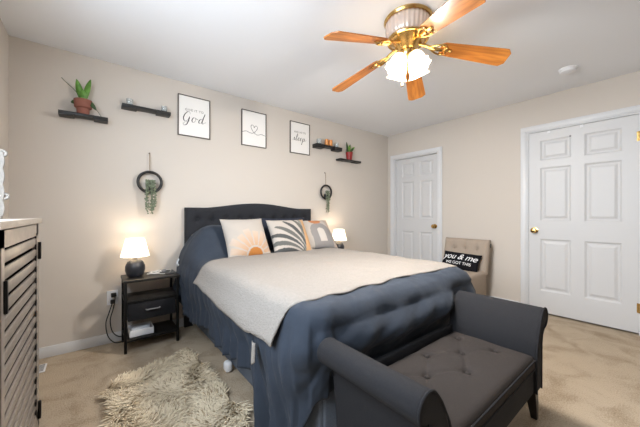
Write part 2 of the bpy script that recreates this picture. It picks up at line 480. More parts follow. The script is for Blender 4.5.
def topz(x, y):
    z = H0+bulge(x, y)
    z += .012*noise.noise((x*3.1, y*3.1, .3))+.006*noise.noise((x*9, y*9, 1.7))
    return z
def hem(i, x, y, nx, ny):
    if ny < -.05 and nx > -.98:                      # corner / foot / right corner
        if nx < -.05:
            a = math.atan2(-ny, -nx)/(PI/2)
            return .10+.22*sst(.0, .75, a)
        return .33
    if nx < 0:
        z = .245+.012*math.sin(y*9)-.035*sst(2.2, 2.5, y)
        z += .13*sst(2.55, 2.9, y)
        z += (.035-z)*sst(1.42, 1.27, y)
        z += (.10-z)*sst(1.15, 1.05, y)
        return z
    return .28
def comf(i, t):
    """i indexes the perimeter, t 0..1 on top from the spine to the edge, 1..2 hanging down to the hem."""
    px, py, nx, ny = PER[i]
    if t <= 1:
        qx, qy = 1.455, max(1.72, py) if abs(nx) > .99 else 1.72
        x = qx+(px-qx)*t; y = qy+(py-qy)*t
        L = math.hypot(px-qx, py-qy); d = L*(1-t)
        z = topz(x, y)
        if d < RAD*1.6:
            rr = RAD*1.6; z -= RAD*(1-math.sqrt(max(0, 1-(1-d/rr)**2)))
        # quilted wrinkles running off the foot edge
        q = (x*1.9+y*.9, y*1.9-x*.9)
        ridge = 1-abs(noise.noise((q[0]*2.2, q[1]*6.5, 3.3)))*2
        z += .010*ridge*abs(ridge)*(1-.6*sst(.25, .8, d))
        if d < .45: z += .007*noise.noise(((px+py)*11, t*2.5, 8.1))*(1-d/.45)
        return Vector((x, y, z))
    h = t-1
    zt = topz(px, py)-RAD; zh = hem(i, px, py, nx, ny); z = zt+(zh-zt)*h
    s_ = px*1.0+py*1.0
    ph = (py if abs(nx) > .7 else px)
    off = .035*math.sin(PI*min(1, h*1.6))*(1-.5*h)
    amp = .004+.026*h
    if abs(ny) > .7: amp = .005+.010*math.sin(PI*min(1, h*1.2+.05))
    tl = ph+.25*h*noise.noise((ph*2, 3, 1))+(.10*h if abs(nx) > .7 else 0)
    ph = tl
    am = .65+.9*noise.noise((ph*2.6, 1.5, h*.6))
    wv = am*math.sin(ph*40+4.0*noise.noise((ph*2.4, h*.7, 4)))+.45*math.sin(ph*83+5*noise.noise((ph*4, h, 9)))
    if abs(ny) > .3:
        fo = math.sin((ph+h*.30)*15+6*noise.noise((ph*1.6+h*.5, h*.9, 14)))
        wv = .55*fo+.7*noise.noise((ph*9+h*4, h*2.2-ph*2, 19))+.35*noise.noise((ph*24+h*9, h*4, 29))
    off += amp*wv
    if nx < 0:
        fl = sst(1.5, 1.2, py)*(1-sst(.2, .95, -ny))
        off += .012*h*fl+.014*h*fl*math.sin(py*44+1)
        off += .012*h*(1-fl)*(1 if ny > -.1 else 0)
        if ny < -.1: off += -.02*h
    elif ny < 0:
        w_ = sst(.88, 1.02, px)*(1-sst(1.76, 1.88, px))
        off += w_*(.055*math.sin(PI*min(1, h/.6))-.03*math.sin(PI*min(1, h*1.6))*(1-.5*h))-.02*sst(.6, .8, h)-.012
    off += .012*noise.noise((px*7+nx*3, py*7, z*7))
    return Vector((px+nx*off, py+ny*off, z))
m = MB()
NT, NH = 34, 26
rows = []
for i in range(len(PER)):
    row = [comf(i, k/NT) for k in range(NT+1)]+[comf(i, 1+k/NH) for k in range(1, NH+1)]
    rows.append([m.b.verts.new(p) for p in row])
for a, c in zip(rows, rows[1:]):
    for j in range(len(a)-1): m.b.faces.new((a[j], a[j+1], c[j+1], c[j]))
bmesh.ops.remove_doubles(m.b, verts=m.b.verts[:], dist=.0004)
cf = m.build('comforter', 'comforter_cloth', smooth=True)
md = cf.modifiers.new('thick', 'SOLIDIFY'); md.thickness = .012; md.offset = -1
tag(cf, 'dark slate blue comforter draped over the bed and hanging to the carpet', 'comforter')

m = MB()
def tuft_(u, v): return Vector((.600-.012*math.sin(PI*v), 2.79+.05*u*(1-.6*v), .660+.055*v-.02*u))
m.grid(tuft_, 5, 6); o = m.build('sheet_corner', 'white_cloth', cf, smooth=True); md = o.modifiers.new('t', 'SOLIDIFY'); md.thickness = .01

# ------------------------------------------------------------------ blanket
def find_i(y):
    best = 0
    for i in range(111):
        if abs(PER[i][1]-y) < abs(PER[best][1]-y): best = i
    return best
def comf_at(y, t):
    # exact row at y on the left side
    f = (YH-y)/(YH-(PYF+CR))*110
    i0 = max(0, min(109, int(f))); w = f-i0
    return comf(i0, t).lerp(comf(i0+1, t), w)
def blanket_hem(y):                                   # height of the blanket's hanging edge along the bed's left side
    return .575-.045*sst(2.35, 1.45, y)+.015*sst(1.25, 1.06, y)+.003*math.sin(y*17)
BY0, BY1 = 1.06, 2.46
RT0 = 201  # first index of right-side rows (after foot and corners)
def blk(u, v):
    # u 0..1 along the bed from head to foot, v 0..1 from the left hem to the right hem
    y = BY1+(BY0-BY1)*u
    head = .10*sst(.12, 0, u)
    if v < .62:
        w = v/.62
        zt = topz(PXL(y), y)-RAD; f = max(0, min(109, (YH-y)/(YH-(PYF+CR))*110)); zh = hem(int(f), *PER[int(f)])
        tmax = 1+(zt-blanket_hem(y))/(zt-zh)
        tot = (tmax-1)*.45+.787
        arc = tot*(1-w)
        t = arc/.787 if arc <= .787 else 1+(arc-.787)/.45
        # top of the bed near the foot: rows keep y constant, so sample straight across
        if t <= 1:
            x = 1.455+(PXL(y)-1.455)*t; d = .787*(1-t); z = topz(x, y)
            if d < RAD*1.6:
                rr = RAD*1.6; z -= RAD*(1-math.sqrt(max(0, 1-(1-d/rr)**2)))
            p = Vector((x, y, z+.012))
        else:
            p = comf_at(max(PYF+CR+.005, y), t)
            hh = t-1
            p = Vector((PXL(y)-.014-.040*math.sin(PI*min(1, hh*1.6))*(1-.5*hh)-.016*sst(0, .2, hh), y, p.z))
    else:
        w = (v-.62)/.38
        arc = .95*w
        if arc <= .79: p = Vector((1.455+arc, y, topz(1.455+arc, y)+.012-.075*sst(.70, .79, arc)))
        else: p = Vector((2.29, y, topz(2.24, y)-.065-(arc-.79)))
    # edge waviness at the foot and head ends
    ex = .025*math.sin(p.x*5+.6)*u+.012*math.sin(p.x*23)*u
    p.y += ex*sst(.6, 1, u)*.6+.02*math.sin(p.x*7)*sst(.3, 0, u)-.07*sst(.3, 0, u)*sst(.95, .62, p.x)+.05*sst(.6, 1, u)*sst(.85, .62, p.x)
    # slight rumples
    p.z += .004*noise.noise((p.x*8, p.y*8, 5))
    if u > .93: p.z -= .008*(u-.93)/.07
    return p
m = MB(); m.grid(blk, 70, 110)
bl = m.build('blanket', 'blanket_knit', smooth=True)
md = bl.modifiers.new('thick', 'SOLIDIFY'); md.thickness = .008; md.offset = 1
tag(bl, 'cream knitted throw blanket spread over the middle of the bed', 'blanket')
# little strip of pale lining hanging below the hem near the corner
m = MB()
def strip(u, v):
    y = 1.26+.036*u-.015*v
    return Vector((.606-.012*v-.008*math.sin(u*PI), y, .50-.10*v*(1-.35*abs(u-.45))))
m.grid(strip, 6, 8); o = m.build('hanging_corner', 'blanket_knit', bl, smooth=True)
md = o.modifiers.new('thick', 'SOLIDIFY'); md.thickness = .004

# ------------------------------------------------------------------ cushions
def cushion_pt(u, v, w, h, t, side):
    # u, v in -1..1
    pin = .07
    x = u*w/2*(1-pin*(1-v*v)*abs(u)**3); z = v*h/2*(1-pin*(1-u*u)*abs(v)**3)
    f = max(0, (1-abs(u)**2.6)*(1-abs(v)**2.6))**.55
    return Vector((x, side*(t/2)*f, z))
def cushion(name, w, h, t, loc, rot, m_name, label, cat, group=None, paint=None, n=56):
    root = tag(bpy.data.objects.new(name, None), label, cat, group); root = root
    m = MB()
    fr = m.grid(lambda a, c: cushion_pt(a*2-1, c*2-1, w, h, t, -1), n, n)
    bk = m.grid(lambda a, c: cushion_pt(a*2-1, c*2-1, w, h, t, 1), n, n)
    bmesh.ops.remove_doubles(m.b, verts=m.b.verts[:], dist=.0003)
    me_o = m.build(name, m_name, smooth=True)
    bpy.data.objects.remove(root)
    if paint:
        me = me_o.data; ca = me.color_attributes.new('Col', 'FLOAT_COLOR', 'POINT')
        for i, vtx in enumerate(me.vertices):
            c = paint(vtx.co.x/(w/2), vtx.co.z/(h/2)) if vtx.co.y <= 1e-4 else (212, 205, 197)
            ca.data[i].color = (*lin(c), 1)
    # wrinkle a little
    for vtx in me_o.data.vertices:
        vtx.co.y += .004*noise.noise((vtx.co.x*11, vtx.co.z*11, loc[0]))
    me_o.location = loc; me_o.rotation_euler = rot
    tag(me_o, label, cat, group)
    return me_o
IV = (176, 168, 160)
def sun_paint(u, v):
    dx, dz = u-.18, v+.92
    r = math.hypot(dx, dz); a = math.degrees(math.atan2(dz, dx))
    if r < .34: return (172, 112, 58)
    if .42 < r < 1.25 and 4 < a < 176:
        ph = (a-6) % 21
        wd = 6.5
        L_ = 1.22 if int((a-6)//21) % 2 == 0 else 1.1
        if r < L_ and ph > wd-1.5: 
            k = (r-.42)/.8
            return tuple(int(p+(q-p)*min(1, max(0, k*.9))) for p, q in zip((184, 150, 122), (190, 178, 167)))
    return IV
def leaf_paint(u, v):
    # broad palm blades fanning from the lower right corner
    if u > .66+.10*v: 
        return (186, 148, 110) if u < .90+.05*v else IV
    dx, dz = u-.62, v+1.10
    r = math.hypot(dx, dz); a = math.degrees(math.atan2(dz, -dx))   # 0 = leftwards, 90 = up
    a += 14*(r-.8)
    ph = ((a-10) % 16)/16
    if .12 < r < 2.05 and 10 < a < 106:
        w_ = .60*math.sin(PI*min(1, max(0, r/2.1)))**.6
        if abs(ph-.5) < w_/1.15*.62: return (78, 79, 79) if int((a-10)//16) % 2 == 0 else (98, 98, 95)
    if u > .50+.10*v: return (132, 132, 126)
    return IV
def arch_paint(u, v):
    if (u-.12)**2/.11+(v-.78)**2/.05 < 1: return (180, 122, 84)
    cu, cv = u-.20, v-.05
    d = math.hypot(cu, cv) if cv > 0 else abs(cu)
    if d < .20 and v > -.62: return (192, 185, 177)
    if d < .56 and u < .85: return (138, 134, 132)
    if u > .66: return (170, 157, 146)
    return IV
G = 'decorative pillows along the headboard'
cushion('sham_pillow', .66, .38, .13, (1.74, 2.86, .895), (R(-16), 0, 0), 'navy_cloth', 'plain dark navy pillow standing behind the leaf print pillow', 'pillow', None)
cushion('throw_pillow', .44, .44, .15, (1.155, 2.60, .885), (R(-32), 0, R(0)), 'pillow_print', 'white throw pillow with an orange half sun and rays', 'pillow', G, sun_paint, 72)
cushion('throw_pillow', .45, .43, .15, (1.635, 2.57, .88), (R(-36), R(0), R(-6)), 'pillow_print', 'white throw pillow printed with dark grey palm leaves', 'pillow', G, leaf_paint, 90)
cushion('throw_pillow', .50, .42, .14, (2.045, 2.66, .875), (R(-38), 0, R(-4)), 'pillow_print', 'white throw pillow with grey arch and terracotta shape', 'pillow', G, arch_paint, 72)

# ------------------------------------------------------------------ storage bench
bench = thing('storage_bench', (1.324, .672, 0), 'charcoal upholstered storage bench with rolled arms at the foot of the bed', 'bench')
bench.scale = (.966, 1, 1.02)
m = MB(); m.box(-.455, .455, -.222, .222, .195, .335, .012, 3); m.build('base', 'bench_fabric', bench)
TF = [(-.335, .12), (.01, .12), (.355, .12), (-.165, .02), (.18, .02), (-.335, -.08), (.01, -.08), (.355, -.08)]
m = MB()
def seat_top(u, v):
    x = -.443+.886*u; y = -.228+.418*v
    e = min(1, min(u, 1-u)*.886/.03, min(v, 1-v)*.418/.03)
    z = .372+.024*math.sqrt(max(0, 1-(1-e)**2))
    z += .012*math.sin(PI*u)*math.sin(PI*v)
    for tx, ty in TF:
        d2 = (x-tx)**2+(y-ty)**2
        z -= .022*math.exp(-d2/.0003)+.012*math.exp(-d2/.003)
    # creases between neighbouring buttons
    for (p, q) in ((0, 3), (1, 3), (1, 4), (2, 4), (3, 5), (3, 6), (4, 6), (4, 7)):
        ax, ay = TF[p]; bx_, by_ = TF[q]
        tt = max(0, min(1, ((x-ax)*(bx_-ax)+(y-ay)*(by_-ay))/((bx_-ax)**2+(by_-ay)**2)))
        d2 = (x-ax-(bx_-ax)*tt)**2+(y-ay-(by_-ay)*tt)**2
        z -= .0055*math.exp(-d2/.00007)
    return (x, y, z)
g = m.grid(seat_top, 90, 46)
edge = [r[0] for r in g]+[v for v in g[-1]][1:]+[r[-1] for r in g][::-1][1:]+[v for v in g[0]][::-1][1:-1]
low = [m.b.verts.new((v.co.x, v.co.y, .318)) for v in edge]
for i in range(len(edge)): m.b.faces.new((edge[i], edge[(i+1) % len(edge)], low[(i+1) % len(edge)], low[i]))
m.b.faces.new(low)
seat = m.build('seat_cushion', 'bench_seat_fabric', bench)
m = MB()
for z in (.370, .328): m.tube([(-.44, -.229, z), (.44, -.229, z)], .0045, 8)
m.build('piping', 'bench_fabric', seat)
for tx, ty in TF:
    q = MB(); q.lathe([(.001, .007), (.009, .005), (.012, 0), (.001, -.003)], 12, M=T(tx, ty, .384)); q.build('button', 'bench_seat_fabric', seat)
m = MB(); m.box(-.448, .448, .196, .222, .337, .425, .01, 3); m.build('back_rail', 'bench_fabric', bench)
def arm_profile(s):
    pts = [(.452, .20), (.452, .40), (.475, .47), (.520, .545)]
    cx_, cz, r = .595, .552, .050
    for k in range(0, 21):
        a = PI*.80-(PI*1.35)*k/20
        pts.append((cx_+r*math.cos(a)*1.1, cz+r*math.sin(a)))
    pts += [(.553, .475), (.540, .43), (.538, .20)]
    return [(s*x, z) for x, z in pts]
for s in (-1, 1):
    m = MB(); m.prism(arm_profile(s), .462, M=T(0, -.002, 0), bevel=.012); a = m.build('armrest', 'bench_fabric', bench)
    pp = arm_profile(s); q = MB(); q.tube([(x*1.0, -.233, z) for x, z in pp], .0045, 6); q.build('piping', 'bench_fabric', a)
    for ys in (-1, 1):
        m = MB()
        x0, x1, y0, y1 = s*.51, s*.592, ys*.195, ys*.19
        vs4 = []
        for (cx_, cy_, w_, z) in ((x0, y0, .024, .20), (s*.535, ys*.195, .021, .12), (x1, y1, .014, 0)):
            vs4.append([m.b.verts.new((cx_+i*w_, cy_+j*w_, z)) for i, j in ((-1, -1), (1, -1), (1, 1), (-1, 1))])
        for A, B in zip(vs4, vs4[1:]):
            for i in range(4): m.b.faces.new((A[i], A[(i+1) % 4], B[(i+1) % 4], B[i]))
        m.b.faces.new(vs4[0]); m.b.faces.new(vs4[-1][::-1])
        m.build('leg', 'dark_leg', bench)

# ------------------------------------------------------------------ nightstands
def make_nightstand(loc, label):
    r = thing('nightstand', loc, label, 'nightstand', 'nightstands beside the bed')
    w, d, h, p = .40, .29, .585, .02
    for x in (0, w-p):
        for y in (0, d-p):
            m = MB(); m.box(x, x+p, y, y+p, 0, h-.018, .002); m.build('leg', 'black_metal', r)
    m = MB(); m.box(-.006, w+.006, -.006, d+.006, h-.020, h, .003); m.build('top', 'black_wood', r)
    m = MB(); m.box(.004, w-.004, .004, d-.004, .405, .42, .002); m.build('shelf', 'black_wood', r)
    m = MB(); m.box(.004, w-.004, .004, d-.004, .095, .108, .002); m.build('lower_shelf', 'black_wood', r)
    m = MB(); m.box(.024, w-.024, .006, d-.03, .25, .395, .008); dr = m.build('drawer', 'black_fabric', r)
    m = MB(); m.tube(smooth_path([(.15, .006, .330), (.155, -.012, .330), (.20, -.014, .330), (.245, -.012, .330), (.25, .006, .330)], 5), .005, 8); m.build('handle', 'grey_plastic', dr)
    for z, y0 in ((.41, .001), (.41, d-.013), (.10, .001), (.10, d-.013)):
        m = MB(); m.box(.02, w-.02, y0, y0+.012, z-.012, z-.001); m.build('cross_bar', 'black_metal', r)
    return r
ns1 = make_nightstand((.185, 2.733, 0), 'black nightstand with fabric drawer beside the wall outlet')
ns2 = copy_tree(ns1); ns2.location = (2.42, 2.733, 0); ns2['label'] = 'black nightstand behind the far side of the bed'

# table lamps
def make_lamp(loc, label):
    r = thing('table_lamp', loc, label, 'lamp', 'lit table lamps on the nightstands')
    m = MB(); m.lathe([(.001, 0), (.052, 0), (.064, .018), (.074, .055), (.073, .09), (.058, .125), (.032, .145), (.015, .151), (.001, .152)], 32); m.build('base', 'lamp_base_glaze', r)
    m = MB(); m.lathe([(.001, .142), (.012, .142), (.012, .175), (.018, .178), (.018, .20), (.001, .20)], 16); m.build('socket', 'brass', r)
    m = MB(); m.lathe([(.001, .198), (.014, .20), (.026, .225), (.028, .245), (.018, .268), (.001, .274)], 16); m.build('bulb', 'bulb', r)
    m = MB(); m.lathe([(.106, .170), (.068, .322)], 40, ruffle=lambda k, a: .02*math.cos(a*10), cap=False)
    sh = m.build('lamp_shade', 'lamp_shade_lit', r, smooth=True)
    md = sh.modifiers.new('thick', 'SOLIDIFY'); md.thickness = .0015
    q = MB(); q.torus(.106, .0022, 40, 6, M=T(0, 0, .170)); q.build('lower_rim', 'white_cloth', sh)
    q = MB(); q.torus(.068, .0022, 40, 6, M=T(0, 0, .322)); q.build('upper_rim', 'white_cloth', sh)
    light_point('bulb_light', r, (0, 0, .29), 1.3, (1, .82, .62), .025)
    return r
l1 = make_lamp((.275, 2.90, .586), 'lit table lamp with dark glazed base beside the wall outlet')
l2 = copy_tree(l1); l2.location = (2.63, 2.88, .586); l2['label'] = 'lit table lamp half hidden behind the pillows at the far side of the bed'
# things on and in the near nightstand
m = MB()
pts = [(.40+.045*math.cos(a*.9)+.002*a, 2.885+.03*math.sin(a*.9), .590+.0012*a+.003*math.sin(a*3)) for a in [k*.35 for k in range(52)]]
m.tube(pts, .0035, 6); m.tube(smooth_path([(.44, 2.87, .591), (.49, 2.83, .591), (.53, 2.87, .591), (.555, 2.92, .592), (.560, 2.99, .592), (.50, 3.01, .592), (.44, 2.98, .592)], 6), .003, 6)
o = m.build('charging_cable', 'cable_white'); tag(o, 'white charging cable coiled on the near nightstand beside the lamp', 'cable')
m = MB(); m.box(.455, .515, 2.90, 2.955, .587, .612, .006, 3); o = m.build('charger', 'grey_plastic'); tag(o, 'small grey charger block beside the coiled white cable', 'charger')
m = MB(); m.box(.49, .565, 2.80, 2.86, .587, .594, .002); o = m.build('phone', 'dark_plastic'); tag(o, 'small dark flat device at the front corner of the nightstand top', 'device')
bxr = thing('storage_box', (.225, 2.765, .109), 'white open box holding papers on the bottom shelf of the nightstand', 'box')
m = MB()
for a in ((0, .17, 0, .004, 0, .055), (0, .17, .156, .16, 0, .055), (0, .004, .0041, .1559, 0, .055), (.166, .17, .0041, .1559, 0, .055), (0, .17, 0, .16, 0, .004)): m.box(*a)
m.build('body', 'white_plastic', bxr)
m = MB()
for k in range(4): m.box(.015+.006*k, .14+.005*k, .02+.03*k, .022+.03*k, .004, .068+.006*math.sin(k*2), M=RX(-.08*k))
m.build('papers', 'white_cloth', bxr)

# outlet with plugs and cords
ol = thing('wall_outlet', (.124, YB, .392), 'white wall outlet with two black plugs beside the nightstand', 'outlet')
m = MB(); m.box(-.04, .04, -.006, 0, -.062, .062, .003, 3); m.build('cover_plate', 'white_plastic', ol)
for z in (.028, -.028):
    m = MB(); m.box(-.018, .018, -.008, -.005, z-.016, z+.016, .002); m.build('socket_face', 'white_plastic', ol)
pts_a = smooth_path([(.140, 3.030, .405), (.138, 2.99, .39), (.125, 2.985, .31), (.105, 2.985, .22), (.120, 2.985, .12), (.165, 2.99, .065), (.215, 3.03, .05)], 8)
pts_b = smooth_path([(.120, 3.030, .365), (.116, 2.99, .35), (.095, 2.98, .28), (.075, 2.98, .20), (.090, 2.98, .09), (.140, 2.985, .02), (.215, 3.0, .012)], 8)
for k, (pts, lb) in enumerate(((pts_a, 'black power cord plugged into the upper outlet socket'), (pts_b, 'black power cord plugged into the lower outlet socket, bowing further from the nightstand'))):
    r = thing('power_cord', (0, 0, 0), lb, 'cord', 'cords at the wall outlet')
    z = .42-.056*k
    m = MB(); m.box(.108 if k else .112, .140 if k else .15, 3.022, 3.056, z-.02, z+.014, .006, 3); m.build('plug', 'cable_black', r)
    m = MB(); m.tube(pts, .0042, 8); m.build('cable', 'cable_black', r)

# small white thing at the bedside
r = thing('adapter', (.748, 1.985, 0), 'small white rounded plastic adapter on the carpet by the bed rail', 'adapter')
m = MB(); m.box(-.03, .022, -.035, .035, 0.002, .075, .022, 4); m.build('body', 'white_plastic', r)
m = MB(); m.box(-.012, .012, .034, .040, .02, .055, .003); m.build('dark_end', 'dark_plastic', r)

# floor vent
r = thing('floor_vent', (-.315, 2.86, 0), 'small white metal floor register beside the cabinet', 'vent')
m = MB(); m.box(-.04, .04, -.07, .07, 0, .006, .002); m.build('plate', 'white_trim', r)
for k in range(6):
    m = MB(); m.box(-.03, .03, -.053+k*.02, -.047+k*.02, .006, .0085); m.build('louver', 'grey_plastic', r)

# ------------------------------------------------------------------ shag rug
rug = thing('shag_rug', (.36, 1.9, 0), 'cream and tan shaggy faux fur rug beside the bed', 'rug')
RC = [Vector((.045, 1.20)), Vector((.60, 1.36)), Vector((.70, 1.56)), Vector((.60, 2.42)), Vector((.52, 2.45)), Vector((.05, 2.27))]
def rug_uv(u, v):
    # u across, v along; slightly irregular outline
    l = Vector((.085, 1.25)).lerp(Vector((.075, 2.26)), v); q = Vector((.63, 1.40)).lerp(Vector((.60, 2.45)), v)
    p = l.lerp(q, u)
    p.x += .012*math.sin(v*19)+.05*max(0, u-.5)*sst(.0, .12, v)*sst(.6, .1, v); p.y += .012*math.sin(u*15)
    return p
m = MB()
m.grid(lambda u, v: Vector((*(rug_uv(u, v)-Vector((.36, 1.9))), .012)), 12, 16)
o = m.build('backing', 'rug_backing', rug, smooth=True); md = o.modifiers.new('t', 'SOLIDIFY'); md.thickness = .01; md.offset = -1
verts = []; faces = []; cols = []
rnd = random.Random(3)
for k in range(15000):
    u = min(1, max(0, rnd.random()*1.02-.01)); v = min(1, max(0, rnd.random()*1.02-.01))
    p = rug_uv(u, v)-Vector((.36, 1.9))
    a = 6*noise.noise((p.x*3.5, p.y*3.5, 2))+rnd.gauss(0, .55)-1.9
    ln = rnd.uniform(.035, .062); lean = rnd.uniform(.55, 1.3); w = rnd.uniform(.0028, .0055)
    dx, dy = math.cos(a), math.sin(a); base = len(verts)
    sx_, sy_ = -dy, dx
    hz = .012
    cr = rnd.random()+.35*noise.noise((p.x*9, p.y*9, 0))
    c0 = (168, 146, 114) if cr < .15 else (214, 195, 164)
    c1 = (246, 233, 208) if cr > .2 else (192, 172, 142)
    for q, (f, ww) in enumerate(((0, 1.), (.45, .9), (.8, .6), (1., .08))):
        xx = p.x+dx*ln*lean*f**1.4; yy = p.y+dy*ln*lean*f**1.4; zz = hz+ln*.8*(f-.38*lean*f*f)
        zz = max(zz, .006)
        verts += [(xx-sx_*w*ww, yy-sy_*w*ww, zz), (xx+sx_*w*ww, yy+sy_*w*ww, zz), (xx, yy, zz+w*ww*.8)]
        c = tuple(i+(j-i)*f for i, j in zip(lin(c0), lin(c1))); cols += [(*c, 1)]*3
    for q in range(3):
        b0 = base+q*3
        for (i, j) in ((0, 1), (1, 2), (2, 0)): faces.append((b0+i, b0+j, b0+3+j, b0+3+i))
me = bpy.data.meshes.new('pile'); me.from_pydata(verts, [], faces); me.update()
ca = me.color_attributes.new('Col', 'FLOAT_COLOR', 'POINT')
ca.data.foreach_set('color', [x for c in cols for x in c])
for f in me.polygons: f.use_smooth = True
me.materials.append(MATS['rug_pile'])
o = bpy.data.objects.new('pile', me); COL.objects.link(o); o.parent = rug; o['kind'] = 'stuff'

# ------------------------------------------------------------------ slatted cabinet
cab = thing('slatted_cabinet', (XL, 0, 0), 'tall grey brown cabinet with a slatted door against the left wall', 'cabinet')
cx = -.232-XL            # front face, local x
cy0, cy1, ch = 1.27, 2.125, 1.075
m = MB()
m.box(.016, cx-.03, cy0, cy0+.02, .0, ch); m.box(.016, cx-.022, cy1-.02, cy1, 0, ch); m.box(.016, .022, cy0, cy1, .04, ch); m.box(.016, cx-.03, cy0, cy1, .04, .06); m.box(.016, cx-.05, cy0, cy1, .55, .565)
m.build('body', 'cabinet_dark', cab)
m = MB(); m.box(cx-.022, cx, cy1-.034, cy1, 0, ch); m.box(cx-.022, cx, cy0, cy0+.036, 0, ch); m.box(cx-.022, cx, cy0, cy1, 0.0, .045)
m.build('front_frame', 'cabinet_paint', cab)
m = MB(); m.box(.016, cx+.012, cy0-.01, cy1+.012, ch, ch+.026, .002); m.build('top', 'cabinet_top_wood', cab)
for dn, (a, c) in enumerate(((1.338, cy1-.036),)):
    m = MB(); z0, z1 = .05, ch-.006; st = .042
    m.box(cx-.018, cx, a, a+st, z0, z1); m.box(cx-.018, cx, c-st, c, z0, z1); m.box(cx-.018, cx, a, c, z1-.058, z1); m.box(cx-.018, cx, a, c, z0, z0+.05)
    dr = m.build('door', 'cabinet_paint', cab)
    m = MB(); nz = 16; pitch = (z1-.058-z0-.05)/nz
    for k in range(nz):
        zc = z0+.05+pitch*(k+.5)
        m.box(-.004, .004, a+st-.004, c-st+.004, -pitch*.38, pitch*.38, .002, M=T(cx-.008, 0, zc-.004) @ RY(R(4)))
    m.build('slats', 'cabinet_paint', dr)
    for k in range(nz+1):
        z = z0+.05+pitch*k
        m = MB(); m.box(cx-.004, cx+.0015, c-st-.022 if dn == 0 else a+st, c-st if dn == 0 else a+st+.016, z-.013, z+.013)
        m.build('slat_block', 'black_paint', dr)
    m = MB(); yh = a+.03 if dn == 0 else c-.03
    m.box(cx, cx+.010, yh-.008, yh+.008, .795, .905, .003); m.build('handle', 'black_metal', dr)
    for z in (.93, .09):
        m = MB(); yh = c+.004 if dn == 0 else a-.004
        m.box(cx-.001, cx+.012, yh-.010, yh+.010, z-.045, z+.045, .003); m.build('hinge', 'black_metal', dr)

# ornate white framed mirror standing on the cabinet
mr = thing('ornate_mirror', (-.400, 1.86, ch+.026), 'white ornate scalloped mirror standing on the slatted cabinet', 'mirror', rz=R(-86))
m = MB()
def fr_out(k, n, w, h, sc):
    s_ = k/n*4; side = int(s_) % 4; f = s_-int(s_)
    b_ = sc*abs(math.sin(f*PI*4))
    if side == 0: return (-w/2+w*f, -b_)
    if side == 1: return (w/2+b_, h*f)
    if side == 2: return (w/2-w*f, h+b_)
    return (-w/2-b_, h-h*f)
n = 96; wv, hv = .165, .28
ob = [fr_out(k, n, wv, hv, .005) for k in range(n)]; ib = [fr_out(k, n, wv-.06, hv-.06, 0) for k in range(n)]
ov = [[m.b.verts.new((x_, p[0], p[1]+.014)) for p in ob] for x_ in (0, .018)]; iv = [[m.b.verts.new((x_, p[0], p[1]+.03+.014)) for p in ib] for x_ in (0, .022)]
for k in range(n):
    j = (k+1) % n
    m.b.faces.new((ov[0][k], ov[0][j], ov[1][j], ov[1][k])); m.b.faces.new((ov[1][k], ov[1][j], iv[1][j], iv[1][k])); m.b.faces.new((iv[1][k], iv[1][j], iv[0][j], iv[0][k])); m.b.faces.new((ov[0][k], iv[0][k], iv[0][j], ov[0][j]))
for k in range(0, n, 6):
    p = fr_out(k, n, wv-.035, hv-.035, .0); m.ball(.006, M=T(.020, p[0], p[1]+.0175+.014), sub=1)
for s in (-1, 1): m.torus(.012, .006, 16, 8, M=T(.01, s*.08, hv+.010) @ RY(PI/2)); m.torus(.010, .006, 16, 8, M=T(.01, s*.088, .10) @ RY(PI/2)); m.box(-.02, .03, s*.06-.02, s*.06+.02, 0, .016, .004)
m.build('frame', 'ornate_white', mr)
m = MB(); m.box(.004, .010, -(wv-.058)/2, (wv-.058)/2, .043, hv-.017); m.build('mirror_glass', 'mirror', mr)

# ------------------------------------------------------------------ slipper chair and its cushion
ch_ = thing('slipper_chair', (3.50, 1.69, 0), 'beige button tufted slipper chair between the two doors', 'chair')
m = MB(); m.box(-.42, .22, -.275, .275, .10, .43, .04, 4); m.build('seat', 'chair_fabric', ch_)
m = MB()
def cb(u, v, side):
    y = -.283+.566*u; z = .43*v
    e = min(1, min(u, 1-u)*.566/.05, (1-v)*.43/.06)
    k = math.sqrt(max(0, 1-(1-e)**2))
    x = side*.055*k
    if side < 0:
        for (ty, tz) in ((-.14, .30), (0.0, .30), (.14, .30), (-.07, .18), (.07, .18)):
            d2 = (y-ty)**2+(z-tz)**2; x += .022*math.exp(-d2/.0006)+.008*math.exp(-d2/.004)
        for ty in (-.14, 0, .14): x += .008*math.exp(-(y-ty)**2/.0001)*sst(.30, .34, z)
    return Vector((x, y, z))
M_ = T(.205, 0, .38) @ RY(R(14))
for s in (-1, 1):
    g = m.grid(lambda u, v: M_ @ cb(u, v, s), 44, 34)
bmesh.ops.remove_doubles(m.b, verts=m.b.verts[:], dist=.0005)
bk = m.build('backrest', 'chair_fabric', ch_, smooth=True)
for (ty, tz) in ((-.14, .30), (0.0, .30), (.14, .30)):
    q = MB(); q.ball(.010, M=M_ @ T(-.034, ty, tz), sub=2); q.build('button', 'chair_fabric', bk)
q = MB(); q.box(-.012, .012, -.289, -.281, .335, .385, .004, M=M_); q.build('side_catch', 'black_paint', bk)
for x in (-.37, .20):
    for y in (-.23, .23):
        q = MB(); q.lathe([(.001, 0), (.015, 0), (.022, .11), (.001, .11)], 12, M=T(x, y, 0)); q.build('leg', 'dark_leg', ch_)
lc = thing('lumbar_cushion', (3.60, 1.685, .525), 'black lumbar cushion with white script lettering on the beige chair', 'cushion')
w_, h_, t_ = .47, .235, .11
m = MB(); n = 40
m.grid(lambda a, c: cushion_pt(a*2-1, c*2-1, w_, h_, t_, -1), n, n); m.grid(lambda a, c: cushion_pt(a*2-1, c*2-1, w_, h_, t_, 1), n, n)
bmesh.ops.remove_doubles(m.b, verts=m.b.verts[:], dist=.0003)
body = m.build('cover', 'black_cushion', lc, smooth=True)
lc.rotation_euler = (R(-32), R(2), -PI/2)
